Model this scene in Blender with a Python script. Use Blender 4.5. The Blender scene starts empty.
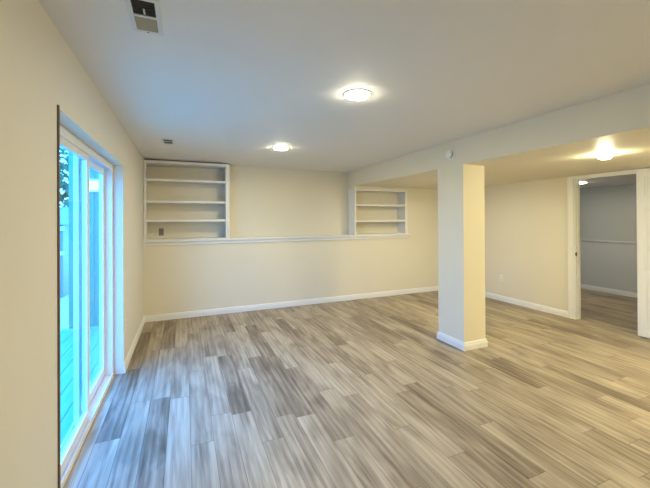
import bpy, bmesh, math, random
from mathutils import Vector, Matrix

# ------------------------------------------------------------------ camera, sky, exposure
scene = bpy.context.scene
COL = scene.collection

F_PX, CX, CY, CAM_H = 337.52, 325.0, 217.89, 1.534
YAW, PITCH, ROLL = (math.radians(a) for a in (22.598, 0.2296, -0.3084))
fw = Vector((math.sin(YAW)*math.cos(PITCH), math.cos(YAW)*math.cos(PITCH), math.sin(PITCH)))
rt0 = Vector((math.cos(YAW), -math.sin(YAW), 0.0))
up0 = rt0.cross(fw)
rt = rt0*math.cos(ROLL) + up0*math.sin(ROLL)
up = up0*math.cos(ROLL) - rt0*math.sin(ROLL)
cam_data = bpy.data.cameras.new('camera')
cam = bpy.data.objects.new('camera', cam_data)
COL.objects.link(cam)
cam.matrix_world = Matrix(((rt.x, up.x, -fw.x, 0), (rt.y, up.y, -fw.y, 0), (rt.z, up.z, -fw.z, CAM_H), (0, 0, 0, 1)))
cam_data.sensor_fit = 'HORIZONTAL'
cam_data.sensor_width = 36.0
cam_data.lens = F_PX/650.0*36.0
cam_data.shift_y = -(244.0 - CY)/650.0
cam_data.clip_start = 0.02
scene.camera = cam

SKY_COLOR = (0.075, 0.37, 1.0)
SKY_STRENGTH = 15.0
LAMP_COLOR = (1.0, 0.92, 0.66)
LAMP_STRENGTH = 300.0
SOFFIT_LAMP_STRENGTH = 330.0
HALL_STRENGTH = 205.0
world = bpy.data.worlds.new('sky')
scene.world = world
world.use_nodes = True
wn = world.node_tree.nodes
wn.clear()
w_out = wn.new('ShaderNodeOutputWorld')
w_bg = wn.new('ShaderNodeBackground')
w_tc = wn.new('ShaderNodeTexCoord')
w_sep = wn.new('ShaderNodeSeparateXYZ')
w_ramp = wn.new('ShaderNodeValToRGB')
w_ramp.color_ramp.elements[0].position = 0.0
w_ramp.color_ramp.elements[0].color = (SKY_COLOR[0]*1.5, SKY_COLOR[1]*1.15, SKY_COLOR[2], 1)
w_ramp.color_ramp.elements[1].position = 0.7
w_ramp.color_ramp.elements[1].color = (SKY_COLOR[0]*0.8, SKY_COLOR[1]*0.9, SKY_COLOR[2], 1)
wl = world.node_tree.links
wl.new(w_tc.outputs['Generated'], w_sep.inputs[0])
wl.new(w_sep.outputs['Z'], w_ramp.inputs[0])
wl.new(w_ramp.outputs[0], w_bg.inputs['Color'])
w_bg.inputs['Strength'].default_value = SKY_STRENGTH
wl.new(w_bg.outputs[0], w_out.inputs[0])

# sky light portal standing in the patio door opening (guides sampling of the sky only)
pd = bpy.data.lights.new('sky_portal', 'AREA')
pd.shape = 'RECTANGLE'
pd.size, pd.size_y = 2.06, 1.9
pd.cycles.is_portal = True
po = bpy.data.objects.new('sky_portal', pd)
COL.objects.link(po)
po.location = (-0.80, 2.97, 1.04)
po.rotation_euler = (0, math.radians(-90), 0)

vs = scene.view_settings
vs.view_transform = 'Standard'
vs.look = 'None'
vs.exposure = 0.08
vs.gamma = 1.0
vs.use_curve_mapping = False

# ------------------------------------------------------------------ measures (metres)
XL, XB, XR = -0.57, 2.996, 5.445          # left wall, soffit face, right wall
YN, Y1, Y2 = -1.7, 5.744, 6.025           # wall behind, back wall, niche wall
H, HS = 2.469, 2.166                      # ceiling, soffit
YC0, YC1, XC1 = 3.007, 3.436, 3.329       # column
DS0, DS1, DSZ = 2.028, 3.906, 2.086       # patio door opening
DR0, DR1, DRZ = 2.485, 3.270, 2.128       # inner doorway
XH = 7.986                                # far wall of the side room
LEDGE = 1.229

# ------------------------------------------------------------------ materials
def new_mat(name):
    m = bpy.data.materials.new(name)
    m.use_nodes = True
    nt = m.node_tree
    return m, nt, nt.nodes['Principled BSDF']

def paint(name, col, rough=0.6, spec=0.3, bump=0.04, scale=220.0, vary=0.02):
    m, nt, b = new_mat(name)
    N, L = nt.nodes, nt.links
    tc = N.new('ShaderNodeTexCoord')
    nz = N.new('ShaderNodeTexNoise'); nz.inputs['Scale'].default_value = scale; nz.inputs['Detail'].default_value = 3
    L.new(tc.outputs['Object'], nz.inputs['Vector'])
    bp = N.new('ShaderNodeBump'); bp.inputs['Strength'].default_value = bump; bp.inputs['Distance'].default_value = 0.002
    L.new(nz.outputs['Fac'], bp.inputs['Height'])
    L.new(bp.outputs[0], b.inputs['Normal'])
    n2 = N.new('ShaderNodeTexNoise'); n2.inputs['Scale'].default_value = 2.2
    L.new(tc.outputs['Object'], n2.inputs['Vector'])
    mx = N.new('ShaderNodeMix'); mx.data_type = 'RGBA'
    mx.inputs['A'].default_value = tuple(c*(1-vary) for c in col)+(1,)
    mx.inputs['B'].default_value = tuple(min(1, c*(1+vary)) for c in col)+(1,)
    L.new(n2.outputs['Fac'], mx.inputs['Factor'])
    L.new(mx.outputs['Result'], b.inputs['Base Color'])
    b.inputs['Roughness'].default_value = rough
    b.inputs['Specular IOR Level'].default_value = spec
    return m

def emit(name, col, s):
    m, nt, b = new_mat(name)
    b.inputs['Base Color'].default_value = (0.9, 0.9, 0.88, 1)
    b.inputs['Emission Color'].default_value = col+(1,)
    b.inputs['Emission Strength'].default_value = s
    return m

def metal(name, col, rough=0.35):
    m = paint(name, col, rough, 0.5, 0.01, 400)
    m.node_tree.nodes['Principled BSDF'].inputs['Metallic'].default_value = 1.0
    return m

M_WALL = paint('wall_paint', (0.79, 0.73, 0.585), 0.55, 0.3)
M_WALLGREY = paint('wall_paint_greige', (0.73, 0.695, 0.62), 0.55, 0.3)
M_SOFFIT = paint('soffit_paint', (0.79, 0.73, 0.585), 0.5, 0.3)
M_CEIL = paint('ceiling_paint', (0.83, 0.82, 0.80), 0.6, 0.3, 0.10, 160)
M_TRIM = paint('trim_paint', (0.83, 0.82, 0.79), 0.38, 0.45, 0.01)
M_HALLW = paint('hall_paint', (0.49, 0.515, 0.465), 0.6, 0.3)
M_WAINS = paint('wainscot_paint', (0.60, 0.62, 0.58), 0.5, 0.35)
M_VINYL = paint('door_vinyl', (0.82, 0.82, 0.83), 0.32, 0.5, 0.0)
M_PLATE = paint('outlet_plastic', (0.84, 0.83, 0.78), 0.3, 0.5, 0.0)
M_GREYPLATE = paint('grey_plastic', (0.28, 0.24, 0.20), 0.4, 0.4, 0.0)
M_DARK = paint('dark_slot', (0.03, 0.03, 0.03), 0.6, 0.3, 0.0)
M_VENTW = paint('vent_enamel', (0.74, 0.74, 0.74), 0.4, 0.4, 0.0)
M_VENTTAN = paint('damper_tan', (0.40, 0.335, 0.21), 0.6, 0.3, 0.02)
M_DUCT = paint('duct_dark', (0.05, 0.045, 0.04), 0.7, 0.2, 0.05, 30)
M_STEEL = metal('brushed_steel', (0.6, 0.58, 0.55))
M_DARKTRIM = paint('brown_edge_strip', (0.17, 0.13, 0.10), 0.5, 0.3, 0.02)
M_LAMP = emit('lamp_glow', LAMP_COLOR, LAMP_STRENGTH)
M_SOFFITLAMP = emit('soffit_lamp_glow', (1.0, 0.915, 0.57), SOFFIT_LAMP_STRENGTH)
M_REARFILL = emit('rear_fill_glow', (1.0, 0.895, 0.50), 1050.0)
M_HALLLAMP = emit('hall_lamp_glow', (1.0, 0.88, 0.64), HALL_STRENGTH)
M_LANTERN = emit('lantern_glow', (1.0, 0.80, 0.50), 1.5)
M_SIDING = paint('siding_paint', (0.07, 0.25, 0.16), 0.6, 0.3, 0.03, 60)
M_PATIO = paint('patio_concrete', (0.45, 0.345, 0.25), 0.8, 0.2, 0.2, 40, 0.06)
M_DECK = paint('deck_paint', (0.12, 0.38, 0.24), 0.7, 0.2, 0.1, 40, 0.06)
M_ADDED_FENCE = paint('added_fence_wood', (0.42, 0.30, 0.19), 0.8, 0.2, 0.2, 30, 0.1)
M_SHED = paint('shed_paint', (0.22, 0.22, 0.24), 0.6, 0.3)
M_BARK = paint('bark', (0.09, 0.06, 0.04), 0.9, 0.1, 0.5, 30, 0.3)
M_LEAF = paint('leaf_green', (0.04, 0.085, 0.03), 0.5, 0.3, 0.0, 50, 0.4)

def glass_mat():
    m = bpy.data.materials.new('window_glass'); m.use_nodes = True
    nt = m.node_tree; N, L = nt.nodes, nt.links
    N.clear()
    out = N.new('ShaderNodeOutputMaterial')
    tr = N.new('ShaderNodeBsdfTransparent'); tr.inputs[0].default_value = (0.76, 0.95, 1.0, 1)
    gl = N.new('ShaderNodeBsdfGlossy'); gl.inputs['Roughness'].default_value = 0.01
    fr = N.new('ShaderNodeFresnel')
    ge = N.new('ShaderNodeNewGeometry')
    io = N.new('ShaderNodeMapRange'); io.inputs['To Min'].default_value = 1.16; io.inputs['To Max'].default_value = 1/1.16
    L.new(ge.outputs['Backfacing'], io.inputs['Value']); L.new(io.outputs[0], fr.inputs['IOR'])
    mx = N.new('ShaderNodeMixShader')
    L.new(fr.outputs[0], mx.inputs[0]); L.new(tr.outputs[0], mx.inputs[1]); L.new(gl.outputs[0], mx.inputs[2])
    L.new(mx.outputs[0], out.inputs[0])
    return m
M_GLASS = glass_mat()

def floor_mat():
    m, nt, b = new_mat('vinyl_plank_floor')
    N, L = nt.nodes, nt.links
    def math_(op, a, c=None):
        n = N.new('ShaderNodeMath'); n.operation = op
        for i, v in enumerate((a, c)):
            if v is None: continue
            if isinstance(v, (int, float)): n.inputs[i].default_value = v
            else: L.new(v, n.inputs[i])
        return n.outputs[0]
    tc = N.new('ShaderNodeTexCoord')
    sp = N.new('ShaderNodeSeparateXYZ'); L.new(tc.outputs['Object'], sp.inputs[0])
    W, LEN = 0.152, 1.22
    u = math_('DIVIDE', math_('ADD', sp.outputs['X'], 20.03), W)
    row = math_('FLOOR', u); fu = math_('FRACT', u)
    wr = N.new('ShaderNodeTexWhiteNoise'); wr.noise_dimensions = '1D'; L.new(row, wr.inputs['W'])
    v = math_('ADD', math_('DIVIDE', math_('ADD', sp.outputs['Y'], 30.0), LEN), math_('MULTIPLY', wr.outputs['Value'], 7.0))
    col = math_('FLOOR', v); fv = math_('FRACT', v)
    cell = N.new('ShaderNodeCombineXYZ'); L.new(row, cell.inputs[0]); L.new(col, cell.inputs[1])
    wc = N.new('ShaderNodeTexWhiteNoise'); wc.noise_dimensions = '2D'; L.new(cell.outputs[0], wc.inputs['Vector'])
    # grain coordinates, stretched along the plank and shifted per plank
    shift = N.new('ShaderNodeVectorMath'); shift.operation = 'SCALE'; shift.inputs['Scale'].default_value = 37.0
    L.new(wc.outputs['Color'], shift.inputs[0])
    def grain(sx, sy, scale, detail, dist):
        mp = N.new('ShaderNodeMapping'); mp.inputs['Scale'].default_value = (sx, sy, 1)
        L.new(tc.outputs['Object'], mp.inputs['Vector'])
        ad = N.new('ShaderNodeVectorMath'); ad.operation = 'ADD'
        L.new(mp.outputs[0], ad.inputs[0]); L.new(shift.outputs[0], ad.inputs[1])
        nz = N.new('ShaderNodeTexNoise'); nz.inputs['Scale'].default_value = scale
        nz.inputs['Detail'].default_value = detail; nz.inputs['Distortion'].default_value = dist
        L.new(ad.outputs[0], nz.inputs['Vector'])
        return nz.outputs['Fac']
    g1 = grain(22, 1.2, 1.0, 5, 1.6)      # broad streaks
    g2 = grain(150, 3.0, 1.0, 4, 0.3)     # fine grain
    g3 = grain(6, 1.4, 1.0, 3, 0.8)       # blotches
    # cathedral figure: distorted rings drawn out along the plank
    mpw = N.new('ShaderNodeMapping'); mpw.inputs['Scale'].default_value = (5, 0.5, 1)
    L.new(tc.outputs['Object'], mpw.inputs['Vector'])
    adw = N.new('ShaderNodeVectorMath'); adw.operation = 'ADD'
    L.new(mpw.outputs[0], adw.inputs[0]); L.new(shift.outputs[0], adw.inputs[1])
    wv = N.new('ShaderNodeTexWave'); wv.wave_type = 'BANDS'; wv.bands_direction = 'X'
    wv.inputs['Scale'].default_value = 1.3; wv.inputs['Distortion'].default_value = 9.0
    wv.inputs['Detail'].default_value = 2.0; wv.inputs['Detail Scale'].default_value = 0.7
    L.new(adw.outputs[0], wv.inputs['Vector'])
    def contrast(x, lo, hi):
        n = N.new('ShaderNodeMapRange'); n.inputs['From Min'].default_value = lo; n.inputs['From Max'].default_value = hi
        n.interpolation_type = 'SMOOTHSTEP'
        L.new(x, n.inputs['Value']); return n.outputs[0]
    ramp = N.new('ShaderNodeValToRGB')
    cr = ramp.color_ramp
    cr.elements[0].position = 0.0; cr.elements[0].color = (0.115, 0.084, 0.050, 1)
    cr.elements[1].position = 1.0; cr.elements[1].color = (0.56, 0.47, 0.335, 1)
    for p, c in ((0.25, (0.21, 0.16, 0.108)), (0.5, (0.34, 0.272, 0.186)), (0.75, (0.455, 0.375, 0.262))):
        e = cr.elements.new(p); e.color = c+(1,)
    # most planks light, about one in five dark
    base = contrast(wc.outputs['Value'], -0.05, 0.45)
    tone = math_('ADD', 0.235, math_('MULTIPLY', base, 0.28))
    tone = math_('ADD', tone, math_('MULTIPLY', math_('SUBTRACT', contrast(g1, 0.3, 0.7), 0.5), 0.24))
    tone = math_('ADD', tone, math_('MULTIPLY', math_('SUBTRACT', contrast(g2, 0.25, 0.75), 0.5), 0.15))
    tone = math_('ADD', tone, math_('MULTIPLY', math_('SUBTRACT', contrast(g3, 0.3, 0.7), 0.5), 0.34))
    tone = math_('ADD', tone, math_('MULTIPLY', math_('SUBTRACT', wv.outputs['Fac'], 0.5), 0.15))
    tone = math_('ADD', tone, 0.02)
    L.new(tone, ramp.inputs[0])
    # seams
    du = math_('MULTIPLY', math_('MINIMUM', fu, math_('SUBTRACT', 1.0, fu)), W)
    dv = math_('MULTIPLY', math_('MINIMUM', fv, math_('SUBTRACT', 1.0, fv)), LEN)
    seam = math_('LESS_THAN', math_('MINIMUM', du, dv), 0.0016)
    mx = N.new('ShaderNodeMix'); mx.data_type = 'RGBA'
    L.new(math_('MULTIPLY', seam, 0.75), mx.inputs['Factor'])
    L.new(ramp.outputs[0], mx.inputs['A']); mx.inputs['B'].default_value = (0.08, 0.06, 0.045, 1)
    L.new(mx.outputs['Result'], b.inputs['Base Color'])
    bp = N.new('ShaderNodeBump'); bp.inputs['Strength'].default_value = 0.15; bp.inputs['Distance'].default_value = 0.001
    L.new(math_('SUBTRACT', g2, math_('MULTIPLY', seam, 1.5)), bp.inputs['Height'])
    L.new(bp.outputs[0], b.inputs['Normal'])
    L.new(math_('ADD', math_('MULTIPLY', g2, 0.12), 0.36), b.inputs['Roughness'])
    b.inputs['Specular IOR Level'].default_value = 0.36
    return m
M_FLOOR = floor_mat()

# ------------------------------------------------------------------ mesh helpers
class MB:
    """Collects shapes, then links them as ONE mesh object."""
    def __init__(self): self.bm = bmesh.new()
    def box(self, x0, x1, y0, y1, z0, z1, bev=0.0):
        t = bmesh.new()
        r = bmesh.ops.create_cube(t, size=1.0)
        for v in r['verts']:
            v.co = Vector(((x0+x1)/2+v.co.x*(x1-x0), (y0+y1)/2+v.co.y*(y1-y0), (z0+z1)/2+v.co.z*(z1-z0)))
        if bev:
            bmesh.ops.bevel(t, geom=t.edges[:], offset=bev, segments=2, affect='EDGES', profile=0.6)
        self.merge(t); return self
    def merge(self, t, mat=None):
        if mat: t.transform(mat)
        me = bpy.data.meshes.new('tmp'); t.to_mesh(me); t.free()
        self.bm.from_mesh(me); bpy.data.meshes.remove(me)
    def lathe(self, prof, seg=40, mat=None):
        """prof: (radius, z) list, revolved about Z."""
        t = bmesh.new()
        rings = []
        for r, z in prof:
            if r < 1e-6: rings.append([t.verts.new((0, 0, z))])
            else: rings.append([t.verts.new((r*math.cos(2*math.pi*k/seg), r*math.sin(2*math.pi*k/seg), z)) for k in range(seg)])
        for a, c in zip(rings, rings[1:]):
            for k in range(seg):
                k2 = (k+1) % seg
                if len(a) == 1 and len(c) == 1: continue
                if len(a) == 1: t.faces.new((a[0], c[k2], c[k]))
                elif len(c) == 1: t.faces.new((a[k], a[k2], c[0]))
                else: t.faces.new((a[k], a[k2], c[k2], c[k]))
        bmesh.ops.recalc_face_normals(t, faces=t.faces[:])
        self.merge(t, mat); return self
    def sweep(self, pts, prof, closed=False):
        """prof: (offset to the LEFT of travel, z) closed outline swept along a floor polyline with mitres."""
        t = bmesh.new(); n = len(pts); rings = []
        P = [Vector((p[0], p[1])) for p in pts]
        for i in range(n):
            a = P[i]-P[i-1] if (i > 0 or closed) else None
            c = P[(i+1) % n]-P[i] if (i < n-1 or closed) else None
            na = Vector((-a.y, a.x)).normalized() if a else None
            nc = Vector((-c.y, c.x)).normalized() if c else None
            if na is None: d = nc
            elif nc is None: d = na
            else:
                d = na+nc; d = d/(d.dot(na))
            rings.append([t.verts.new((P[i].x+d.x*o, P[i].y+d.y*o, z)) for o, z in prof])
        k = len(prof)
        for i in range(n if closed else n-1):
            A, B = rings[i], rings[(i+1) % n]
            for j in range(k):
                t.faces.new((A[j], A[(j+1) % k], B[(j+1) % k], B[j]))
        if not closed:
            t.faces.new(rings[0]); t.faces.new(rings[-1][::-1])
        bmesh.ops.recalc_face_normals(t, faces=t.faces[:])
        self.merge(t); return self
    def build(self, name, mat, parent=None, smooth=False, loc=None):
        me = bpy.data.meshes.new(name); self.bm.to_mesh(me); self.bm.free()
        me.materials.append(mat)
        if smooth:
            for p in me.polygons: p.use_smooth = True
            try: me.set_sharp_from_angle(angle=math.radians(35))
            except Exception: pass
        o = bpy.data.objects.new(name, me); COL.objects.link(o)
        if parent is not None: o.parent = parent
        if loc: o.location = loc
        return o

def tag(o, label, cat, group=None, kind=None):
    o['label'] = label; o['category'] = cat
    if group: o['group'] = group
    if kind: o['kind'] = kind
    return o

def thing(name, loc, label, cat, group=None, kind=None, rot=(0, 0, 0)):
    o = bpy.data.objects.new(name, None); COL.objects.link(o)
    o.empty_display_size = 0.1
    o.location = loc; o.rotation_euler = rot
    return tag(o, label, cat, group, kind)

def dup(root, loc, label, rot=None):
    r = root.copy(); COL.objects.link(r); r.location = loc
    if rot: r.rotation_euler = rot
    r['label'] = label
    for ch in list(root.children):
        c = ch.copy(); COL.objects.link(c); c.parent = r
        for g in list(ch.children):
            d = g.copy(); COL.objects.link(d); d.parent = c
    return r

# ------------------------------------------------------------------ the room shell
tag(MB().box(XL-0.2, XH+0.1, YN-0.1, 6.5, -0.12, 0.0).build('floor', M_FLOOR),
    'grey brown wood-look vinyl plank floor running through both rooms', 'floor', kind='structure')
tag(MB().box(XL, XB, YN, Y2, H, H+0.12).build('ceiling', M_CEIL),
    'white smooth main ceiling with round lights and two vents', 'ceiling', kind='structure')
tag(MB().box(XB, XR, YN, Y1, HS, H+0.12).box(XR, XR+0.115, YN, Y1, H, H+0.12).build('beam', M_SOFFIT),
    'cream dropped soffit with deep front face over the right side', 'soffit', kind='structure')

w = MB()
w.box(XL-0.2, XL, YN-0.1, DS0, 0, H+0.12)
w.box(XL-0.2, XL, DS1, Y2+0.15, 0, H+0.12)
w.box(XL-0.2, XL, DS0, DS1, DSZ, H+0.12)
tag(w.build('wall_left', M_WALLGREY), 'greige wall on the left holding the sliding patio door', 'wall', kind='structure')

w = MB()
w.box(XL, 4.225, Y1, Y2, 0, 1.195)                       # knee wall under the ledge
w.box(4.225, XR+0.115, Y1, Y2, 0, H+0.12)                # full-height stretch on the right
w.box(XL, XR+0.115, Y2, Y2+0.15, 0, H+0.12)              # back of the niche
w.box(3.0, 4.225, Y1, Y2, HS-0.036, H+0.12)              # header over the right bookcase
tag(w.build('wall_back', M_WALL), 'cream back wall with a recessed niche above a white ledge', 'wall', kind='structure')

w = MB()
w.box(XR, XR+0.115, DR1, Y1, 0, H)
w.box(XR, XR+0.115, YN-0.1, DR0, 0, H)
w.box(XR, XR+0.115, DR0, DR1, DRZ, H)
tag(w.build('wall_right', M_WALL), 'cream wall beyond the column with the inner doorway', 'wall', kind='structure')
tag(MB().box(XL, XR, YN-0.1, YN, 0, H+0.12).build('wall_front', M_WALL), 'cream wall behind the camera', 'wall', kind='structure')

tag(MB().box(XB, XC1, YC0, YC1, 0, HS).build('column', M_WALL),
    'square cream drywall column standing under the soffit edge', 'column', kind='structure')

# side room seen through the doorway
w = MB()
w.box(XH, XH+0.1, 0.4, 6.4, 0, 2.5)
tag(w.build('wall_side_room', M_HALLW), 'grey far wall of the side room behind the doorway', 'wall', kind='structure')
tag(MB().box(XR+0.115, XH, 6.3, 6.4, 0, 2.5).build('wall_side_room_back', M_HALLW), 'grey end wall of the side room', 'wall', kind='structure')
tag(MB().box(XR+0.115, XH, 0.4, 0.5, 0, 2.5).build('wall_side_room_front', M_HALLW), 'grey near wall of the side room', 'wall', kind='structure')
tag(MB().box(XR+0.115, XH, 0.5, 6.3, 2.184, 2.3).build('ceiling_side_room', M_CEIL), 'white ceiling of the side room', 'ceiling', kind='structure')
w = MB()
y = 0.5
while y < 6.3:
    w.box(XH-0.008, XH, y+0.002, min(6.3, y+0.078), 0.1, 1.03, 0.0015)
    y += 0.08
w.box(XH-0.005, XH, 0.5, 6.3, 0.0, 1.03)
tag(w.build('trim_wainscot', M_WAINS), 'pale grey vertical board wainscot in the side room', 'wainscot', kind='structure')
tag(MB().box(XH-0.03, XH, 0.5, 6.3, 1.03, 1.065, 0.006).build('trim_chair_rail', M_WAINS),
    'pale chair rail capping the wainscot in the side room', 'trim', kind='structure')

# ------------------------------------------------------------------ baseboards, ledge, casings
BASE = [(0, 0), (0.017, 0), (0.017, 0.058), (0.013, 0.066), (0.012, 0.080), (0.006, 0.092), (0, 0.094)]
def baseboard(name, pts, label, closed=False):
    tag(MB().sweep(pts, BASE, closed).build(name, M_TRIM), label, 'baseboard', kind='structure')
baseboard('baseboard_left', [(XL, Y1), (XL, DS1)], 'white baseboard on the left wall between patio door and back corner')
baseboard('baseboard_left_near', [(XL, DS0), (XL, YN)], 'white baseboard on the left wall before the patio door')
baseboard('baseboard_back', [(XR, Y1), (XL, Y1)], 'white baseboard along the foot of the back wall')
baseboard('baseboard_right', [(XR, DR1+0.083), (XR, Y1)], 'white baseboard on the right wall behind the column')
baseboard('baseboard_right_near', [(XR, YN), (XR, DR0-0.091)], 'white baseboard on the right wall behind the open door')
baseboard('baseboard_column', [(XB, YC1), (XC1, YC1), (XC1, YC0), (XB, YC0)], 'white baseboard wrapped round the foot of the column', True)
baseboard('baseboard_side_room', [(XH-0.012, 0.5), (XH-0.012, 6.3)], 'white baseboard under the wainscot in the side room')

lg = MB()
lg.box(XL, 4.255, Y1-0.040, Y2, 1.199, LEDGE, 0.004)
lg.box(XL, 4.232, Y1-0.006, Y1, 1.178, 1.199)
lg.box(XL, 4.238, Y1-0.020, Y1, 1.148, 1.180, 0.004)
tag(lg.build('trim_ledge', M_TRIM), 'long white ledge capping the lower back wall below both bookcases', 'ledge', kind='structure')

cs = MB()
cs.box(XR-0.018, XR, DR1, DR1+0.083, 0, 2.164, 0.004)
cs.box(XR-0.018, XR, DR0-0.091, DR0, 0, 2.164, 0.004)
cs.box(XR-0.018, XR, DR0, DR1, DRZ, 2.164, 0.004)
cs.box(XR-0.024, XR-0.018, DR1+0.062, DR1+0.081, 0, 2.163, 0.002)
cs.box(XR, XR+0.115, DR1-0.018, DR1, 0, DRZ)                 # jambs
cs.box(XR, XR+0.115, DR0, DR0+0.018, 0, DRZ)
cs.box(XR, XR+0.115, DR0+0.018, DR1-0.018, DRZ-0.018, DRZ)
cs.box(XR+0.045, XR+0.075, DR1-0.03, DR1-0.018, 0, DRZ-0.018)  # stop
cs.box(XR+0.045, XR+0.075, DR0+0.018, DR0+0.03, 0, DRZ-0.018)
cs.box(XR+0.115, XR+0.131, DR1, DR1+0.07, 0, 2.16)
cs.box(XR+0.115, XR+0.131, DR0-0.07, DR0, 0, 2.16)
casing = tag(cs.build('trim_door_casing', M_TRIM), 'cream white casing and jamb round the inner doorway', 'door casing', kind='structure')
sp = MB().box(XR+0.006, XR+0.034, DR1-0.0205, DR1-0.0175, 0.955, 1.015)
sp.box(XR-0.001, XR+0.006, DR1-0.0205, DR1-0.012, 0.965, 1.005)
st = sp.build('strike_plate', M_DARKTRIM, casing); st['label'] = 'dark metal strike plate'

# inner door, swung fully open against the right wall
LX0, LX1, LY0, LY1, LZ0, LZ1 = 5.383, 5.419, 1.70, 2.470, 0.018, 2.150
d = thing('door_2', (0, 0, 0), 'white panelled inner door folded back beside the doorway', 'door', kind='structure')
lf = MB()
ST = 0.075
midy = (LY0+LY1)/2
cols = [(LY0+ST, midy-0.045), (midy+0.045, LY1-ST)]
rows = [(0.105, 0.70), (0.86, 1.66), (1.78, LZ1-0.10)]
lf.box(LX0+0.010, LX1-0.010, LY0+0.02, LY1-0.02, LZ0+0.02, LZ1-0.02)
for a, c in ((LY0, LY0+ST), (midy-0.045, midy+0.045), (LY1-ST, LY1)):
    lf.box(LX0, LX1, a, c, LZ0, LZ1, 0.003)
for a, c in ((LZ0, rows[0][0]), (rows[0][1], rows[1][0]), (rows[1][1], rows[2][0]), (rows[2][1], LZ1)):
    for p, q in cols: lf.box(LX0, LX1, p-0.002, q+0.002, a, c, 0.003)
lf.build('door_leaf', M_TRIM, d)
for p, q in cols:
    for a, c in rows:
        MB().box(LX0+0.002, LX0+0.0105, p+0.025, q-0.025, a+0.025, c-0.025, 0.006).build('door_panel', M_TRIM, d)
for z in (0.25, 1.08, 1.93):
    h = MB().box(LX1-0.004, LX1+0.008, LY1-0.002, LY1+0.006, z-0.045, z+0.045)
    h.lathe([(0, z-0.05), (0.006, z-0.05), (0.006, z+0.05), (0, z+0.05)], 12, Matrix.Translation((LX1+0.002, LY1+0.007, 0)))
    h.build('hinge', M_STEEL, d)
kb = MB().lathe([(0, 0), (0.032, 0), (0.030, 0.008), (0.012, 0.012), (0.011, 0.03), (0.024, 0.04), (0.027, 0.052), (0.018, 0.062), (0, 0.064)], 28,
                Matrix.Translation((LX0, LY0+0.06, 0.97)) @ Matrix.Rotation(math.radians(-90), 4, 'Y'))
kb.build('door_knob', M_STEEL, d, True)

# ------------------------------------------------------------------ sliding patio door
pdr = thing('door_1', (0, 0, 0), 'white framed sliding glass patio door in the left wall', 'patio door', kind='structure')
FX0, FX1 = -0.765, -0.655
fr = MB()
fr.box(FX0, FX1, DS0, DS0+0.045, 0, DSZ, 0.003)
fr.box(FX0, FX1, DS1-0.045, DS1, 0, DSZ, 0.003)
fr.box(FX0, FX1, DS0+0.045, DS1-0.045, DSZ-0.04, DSZ, 0.003)
fr.box(FX1-0.012, FX1, DS0+0.045, DS1-0.045, DSZ-0.058, DSZ-0.04, 0.002)
fr.build('door_frame', M_VINYL, pdr)
tk = MB()
tk.box(FX0, FX1+0.006, DS0+0.045, DS1-0.045, 0, 0.022, 0.003)
tk.box(FX1-0.006, FX1+0.006, DS0+0.045, DS1-0.045, 0.022, 0.042, 0.002)
tk.box(-0.714, -0.706, DS0+0.045, DS1-0.045, 0.022, 0.036, 0.002)
tk.box(FX0, FX0+0.01, DS0+0.045, DS1-0.045, 0.022, 0.042, 0.002)
tk.build('sill_track', M_VINYL, pdr)
def sash(x0, x1, y0, y1, zb, zt, handle):
    s = MB()
    s.box(x0, x1, y0, y0+0.062, zb, zt, 0.003)
    s.box(x0, x1, y1-0.062, y1, zb, zt, 0.003)
    s.box(x0, x1, y0+0.062, y1-0.062, zt-0.055, zt, 0.003)
    s.box(x0, x1, y0+0.062, y1-0.062, zb, zb+0.075, 0.003)
    so = s.build('sliding_sash', M_VINYL, pdr)
    xm = (x0+x1)/2
    MB().box(xm-0.003, xm+0.003, y0+0.058, y1-0.058, zb+0.071, zt-0.051).build('glass_pane', M_GLASS, so)
    if handle:
        hb = MB().box(x1, x1+0.012, y0+0.012, y0+0.042, 0.90, 1.14, 0.004)
        hb.box(x1+0.012, x1+0.045, y0+0.018, y0+0.036, 0.93, 0.95, 0.003)
        hb.box(x1+0.012, x1+0.045, y0+0.018, y0+0.036, 1.09, 1.11, 0.003)
        hb.box(x1+0.038, x1+0.052, y0+0.016, y0+0.038, 0.92, 1.12, 0.004)
        hb.build('door_handle', M_VINYL, so)
sash(-0.702, -0.668, DS0+0.046, 3.060, 0.037, 2.040, True)
sash(-0.752, -0.718, 2.985, DS1-0.046, 0.037, 2.036, False)

tag(MB().box(XL-0.001, XL+0.008, DS0-0.020, DS0-0.004, 0.0, DSZ+0.012, 0.002).build('trim_edge_strip', M_DARKTRIM),
    'thin dark brown strip up the near edge of the patio door opening', 'trim', kind='structure')

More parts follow.
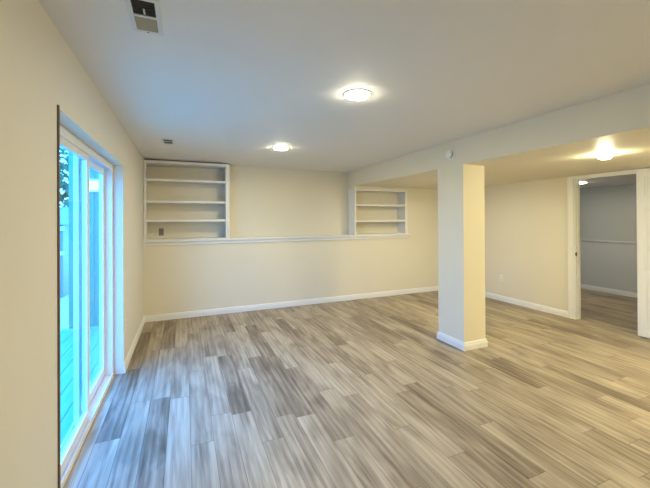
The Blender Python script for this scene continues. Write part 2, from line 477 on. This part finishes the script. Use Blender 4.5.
# ------------------------------------------------------------------ built-in bookcases
def bookcase(x0, x1, top, shelf_z, left_open, label):
    b = thing('bookcase', (x0, Y1, LEDGE), label, 'bookcase', 'white built-in bookcases on the ledge')
    def P(mb, name): return mb.build(name, M_TRIM, b)
    W, HT, D = x1-x0, top-LEDGE, Y2-Y1-0.003
    z0 = 0.001
    ff = MB()
    wl_, wr_ = (0.034, 0.062) if not left_open else (0.030, 0.062)
    ff.box(0, wl_, -0.012, 0.010, z0, HT, 0.002)
    ff.box(W-wr_, W, -0.012, 0.010, z0, HT, 0.002)
    ff.box(wl_, W-wr_, -0.012, 0.010, HT-0.045, HT, 0.002)
    P(ff, 'face_frame')
    P(MB().box(0.001, 0.019, 0.010, D, z0, HT), 'side_panel')
    P(MB().box(W-0.055, W-0.004, 0.010, D, z0, HT), 'side_panel')
    P(MB().box(0.019, W-0.055, 0.010, D, HT-0.043, HT-0.002), 'top_panel')
    P(MB().box(0.019, W-0.055, 0.010, D, z0, 0.010), 'bottom_panel')
    for z in shelf_z:
        P(MB().box(0.020, W-0.056, 0.002, D, z-LEDGE-0.036, z-LEDGE, 0.002), 'shelf')
    if left_open:
        ch = MB().lathe([(0, -0.001), (0.011, -0.001), (0.009, 0.003), (0, 0.002)], 16,
                   Matrix.Translation((0.0015, 0.245, 0.06)) @ Matrix.Rotation(math.radians(-90), 4, 'Y')).build('cable_hole', M_GREYPLATE, b)
        ch['label'] = 'small grey cable hole cover'
    return b
bookcase(-0.566, 0.686, 2.447, (2.170, 1.836, 1.543), False,
         'tall white built-in bookcase with three shelves in the back left corner')
bookcase(3.003, 4.222, 2.128, (1.822, 1.513), True,
         'shorter white built-in bookcase with two shelves under the soffit')

# ------------------------------------------------------------------ ceiling lights
def ceiling_light(loc, label, mat, dome=False):
    t = thing('ceiling_light', loc, label, 'ceiling light', 'round flush ceiling lights')
    MB().lathe([(0, 0), (0.100, 0), (0.101, -0.004), (0.097, -0.007), (0, -0.007)] if not dome else [(0, 0), (0.066, 0), (0.067, -0.004), (0.062, -0.007), (0, -0.007)], 48).build('trim_ring', M_TRIM, t, True)
    if dome:
        MB().lathe([(0.052, -0.0072), (0.055, -0.018), (0.053, -0.030), (0.044, -0.042), (0.026, -0.050), (0, -0.053)], 40).build('diffuser', mat, t, True)
        return t
    MB().lathe([(0.088, -0.0072), (0.087, -0.0105), (0.080, -0.0145), (0.055, -0.018), (0.025, -0.020), (0, -0.0202)], 48).build('diffuser', mat, t, True)
    return t
L0 = ceiling_light((1.197, 2.235, H), 'lit round ceiling light nearest the middle of the main ceiling', M_LAMP)
dup(L0, (1.165, 4.29, H), 'lit round ceiling light between the first light and the back niche')
L2 = ceiling_light((3.85, 2.02, HS), 'lit round ceiling light under the low soffit before the doorway', M_SOFFITLAMP, True)
ceiling_light((3.82, 4.12, HS), 'lit round ceiling light under the soffit hidden behind the column', M_LAMP)
ceiling_light((4.30, 0.10, HS), 'added unseen fill light under the soffit behind the camera', M_REARFILL)  # unseen light added to brighten the right foreground floor
hl = ceiling_light((6.72, 3.93, 2.184), 'dim round ceiling light in the side room', M_HALLLAMP)

# ------------------------------------------------------------------ ceiling vents
def vent(loc, wx, ly, label, mode):
    v = thing('ceiling_vent', loc, label, 'vent', 'ceiling vents')
    b = 0.022
    f = MB()
    f.box(-wx/2-b, -wx/2, -ly/2-b, ly/2+b, -0.006, 0, 0.002)
    f.box(wx/2, wx/2+b, -ly/2-b, ly/2+b, -0.006, 0, 0.002)
    f.box(-wx/2, wx/2, -ly/2-b, -ly/2, -0.006, 0, 0.002)
    f.box(-wx/2, wx/2, ly/2, ly/2+b, -0.006, 0, 0.002)
    f.box(-wx/2, wx/2, -0.008, 0.008, -0.006, 0, 0.002)
    f.build('vent_frame', M_VENTW, v)
    MB().box(-wx/2, wx/2, -ly/2, ly/2, -0.0012, -0.0002).build('duct_opening', M_DUCT, v)
    if mode == 'damper':
        p = MB().box(-wx/2+0.001, wx/2-0.001, 0.009, ly/2-0.001, -0.005, -0.0015, 0.001).build('damper_plate', M_VENTTAN, v)
        p['label'] = 'tan damper plate closing half of the vent'
        s = MB().box(-0.004, 0.004, -0.06, -0.02, -0.006, -0.0015, 0.001)
        s.build('damper_lever', M_VENTW, v)
        for k in range(5):
            y = -ly/2+0.012+k*0.022
            MB().box(-wx/2+0.001, wx/2-0.001, y, y+0.003, -0.0045, -0.0013).build('louver', M_DUCT, v)
    else:
        for k in range(6):
            y = -ly/2+0.012+k*(ly-0.02)/6
            MB().box(-wx/2+0.001, wx/2-0.001, y, y+0.004, -0.0045, -0.0013).build('louver', M_VENTTAN, v)
    for y in (ly/2+b*0.55, -ly/2-b*0.55):
        MB().lathe([(0, -0.009), (0.003, -0.0085), (0.005, -0.006), (0.005, -0.005), (0, -0.005)], 12,
                   Matrix.Translation((0, y, 0))).build('screw', M_GREYPLATE, v)
    return v
vent((-0.163, 1.737, H), 0.092, 0.25, 'large ceiling vent half open, with one tan half and one dark half', 'damper')
vent((-0.178, 4.41, H), 0.092, 0.22, 'small dark ceiling vent near the tall bookcase', 'louver')

# ------------------------------------------------------------------ smoke detector
sd = thing('smoke_detector', (XB, 3.20, 2.313), 'round white smoke detector on the soffit face above the column', 'smoke detector',
           rot=(0, math.radians(-90), 0))
MB().lathe([(0, 0), (0.066, 0), (0.066, 0.010), (0.060, 0.014), (0, 0.014)], 40).build('mounting_base', M_PLATE, sd, True)
MB().lathe([(0, 0.0142), (0.047, 0.0142), (0.047, 0.030), (0, 0.030)], 40).build('vent_ring', M_GREYPLATE, sd, True)
MB().lathe([(0, 0.0302), (0.049, 0.0302), (0.051, 0.036), (0.047, 0.044), (0.030, 0.049), (0, 0.050)], 40).build('cover', M_PLATE, sd, True)
MB().lathe([(0, 0.0502), (0.009, 0.0502), (0.008, 0.0525), (0, 0.053)], 20).build('test_button', M_PLATE, sd, True)

# ------------------------------------------------------------------ outlets
def outlet(loc, rz, label, mat, name='wall_outlet', jack=False):
    o = thing(name, loc, label, 'outlet', 'wall outlets', rot=(0, 0, rz))
    # local: plate faces -Y
    MB().box(-0.036, 0.036, -0.006, 0, -0.058, 0.058, 0.003).build('cover_plate', mat, o)
    if jack:
        MB().lathe([(0, 0), (0.009, 0), (0.009, 0.008), (0.005, 0.008), (0.005, 0.014), (0, 0.014)], 16,
                   Matrix.Translation((0, -0.006, 0)) @ Matrix.Rotation(math.radians(90), 4, 'X')).build('jack', M_STEEL, o)
        return o
    for z in (0.021, -0.021):
        r = MB().box(-0.017, 0.017, -0.009, -0.006, z-0.014, z+0.014, 0.003).build('receptacle', mat, o)
        s = MB()
        for x in (-0.007, 0.007): s.box(x-0.0015, x+0.0015, -0.0096, -0.009, z-0.003, z+0.006)
        s.box(-0.002, 0.002, -0.0096, -0.009, z-0.010, z-0.006)
        s.build('slot', M_DARK, r)
    return o
outlet((XR, 4.55, 0.422), math.radians(-90), 'white outlet low on the right wall behind the column', M_PLATE)
outlet((XL, 4.03, 0.455), math.radians(90), 'white outlet low on the left wall past the patio door', M_PLATE)
outlet((-0.346, Y2, 1.343), 0, 'grey brown outlet in the bottom bay of the tall bookcase', M_GREYPLATE)
outlet((-0.493, Y2, 1.335), 0, 'cream cable jack plate beside the grey brown outlet in the tall bookcase', M_WALL, 'cable_outlet', True)

# ------------------------------------------------------------------ outside the patio door
tag(MB().box(-14, XL-0.2, -8, 18, -0.25, -0.10).build('patio', M_PATIO), 'pale concrete patio outside the glass door', 'patio', kind='structure')
dk = MB()
x = -0.78
while x > -2.6:
    dk.box(x-0.136, x, -1.0, 6.12, -0.10, -0.075, 0.003)
    x -= 0.142
tag(dk.build('deck', M_DECK), 'blue grey plank deck strip just outside the patio door', 'deck', kind='structure')
sw = MB()
SY = 6.15
sw.box(-1.60, -0.77, SY, SY+0.12, -0.10, 3.2)
x = -1.60
k = 0
while x < -0.80:
    wd = (0.10, 0.065, 0.085)[k % 3]
    sw.box(x, min(x+wd, -0.77), SY-0.022, SY, -0.06, 3.18, 0.006)
    x += wd+0.035; k += 1
sw.box(-1.60, -0.77, SY-0.03, SY, 0.70, 0.74, 0.004)
tag(sw.build('wall_exterior', M_SIDING), 'blue grey vertical board siding seen through the patio door', 'wall', kind='structure')

lt = thing('wall_lantern', (-1.29, SY-0.022, 2.06), 'small lit lantern on the outside siding seen through the glass', 'lantern')
MB().box(-0.10, 0.10, -0.012, 0, -0.09, 0.11, 0.003).build('back_plate', M_VINYL, lt)
MB().box(-0.085, 0.085, -0.075, -0.012, -0.065, 0.085, 0.004).build('lantern_glass', M_LANTERN, lt)
MB().box(-0.10, 0.10, -0.09, -0.012, 0.075, 0.092, 0.003).build('lantern_cap', M_VINYL, lt)

fn = MB()  # boards added out of view to dim and warm sideways sky light
y = -6.0
while y < 8.0:
    fn.box(-5.6, -5.575, y, y+0.137, -0.08, 1.85+0.02*(int(y*7) % 2), 0.003)
    y += 0.14
fn.box(-5.64, -5.60, -6.0, 8.0, 0.3, 0.39).box(-5.64, -5.60, -6.0, 8.0, 1.4, 1.49)
tag(fn.build('added_fence', M_ADDED_FENCE), 'added brown board screen out of view past the patio, dims and warms sideways sky light', 'added_fence', kind='structure')

sh = thing('garden_shed', (-3.4, 9.6, -0.10), 'low grey garden shed with pale rails beyond the patio', 'shed')
s_ = MB().box(-1.0, 1.0, -0.8, 0.8, 0, 1.55)
for k in range(9): s_.box(-1.012, 1.012, -0.815, -0.8, 0.02+k*0.17, 0.17+k*0.17, 0.004)
s_.build('shed_wall', M_SHED, sh)
MB().box(-1.03, 1.03, -0.84, -0.80, 1.42, 1.52, 0.004).box(-1.03, 1.03, -0.84, -0.80, 0.90, 0.98, 0.004).build('trim_rail', M_VINYL, sh)
rf = bmesh.new()
vsn = [rf.verts.new(p) for p in ((-1.15, -0.95, 1.55), (1.15, -0.95, 1.55), (1.15, 0.95, 1.55), (-1.15, 0.95, 1.55), (-1.15, 0, 1.95), (1.15, 0, 1.95))]
for f in ((0, 1, 5, 4), (2, 3, 4, 5), (0, 4, 3), (1, 2, 5), (3, 2, 1, 0)): rf.faces.new([vsn[i] for i in f])
rm = MB(); rm.merge(rf); rm.build('shed_roof', M_SHED, sh)

random.seed(4)
tr = thing('garden_tree', (-4.3, 12.6, -0.10), 'dark leafy tree standing behind the garden shed', 'tree')
MB().lathe([(0.16, 0), (0.11, 0.5), (0.09, 1.6), (0.05, 2.8), (0, 2.9)], 12).build('trunk', M_BARK, tr, True)
lb = bmesh.new()
for k in range(1500):
    while True:
        p = Vector((random.uniform(-1, 1), random.uniform(-1, 1), random.uniform(-1, 1)))
        if p.length < 1: break
    c = Vector((p.x*1.5, p.y*1.3, 2.9+p.z*1.35))
    a = Vector((random.uniform(-1, 1), random.uniform(-1, 1), random.uniform(-1, 1))).normalized()
    b_ = a.orthogonal().normalized()
    s = random.uniform(0.08, 0.16)
    q = [lb.verts.new(c+a*s), lb.verts.new(c+b_*s*0.5), lb.verts.new(c-a*s), lb.verts.new(c-b_*s*0.5)]
    lb.faces.new(q)
lm = MB(); lm.merge(lb); lm.build('foliage', M_LEAF, tr)
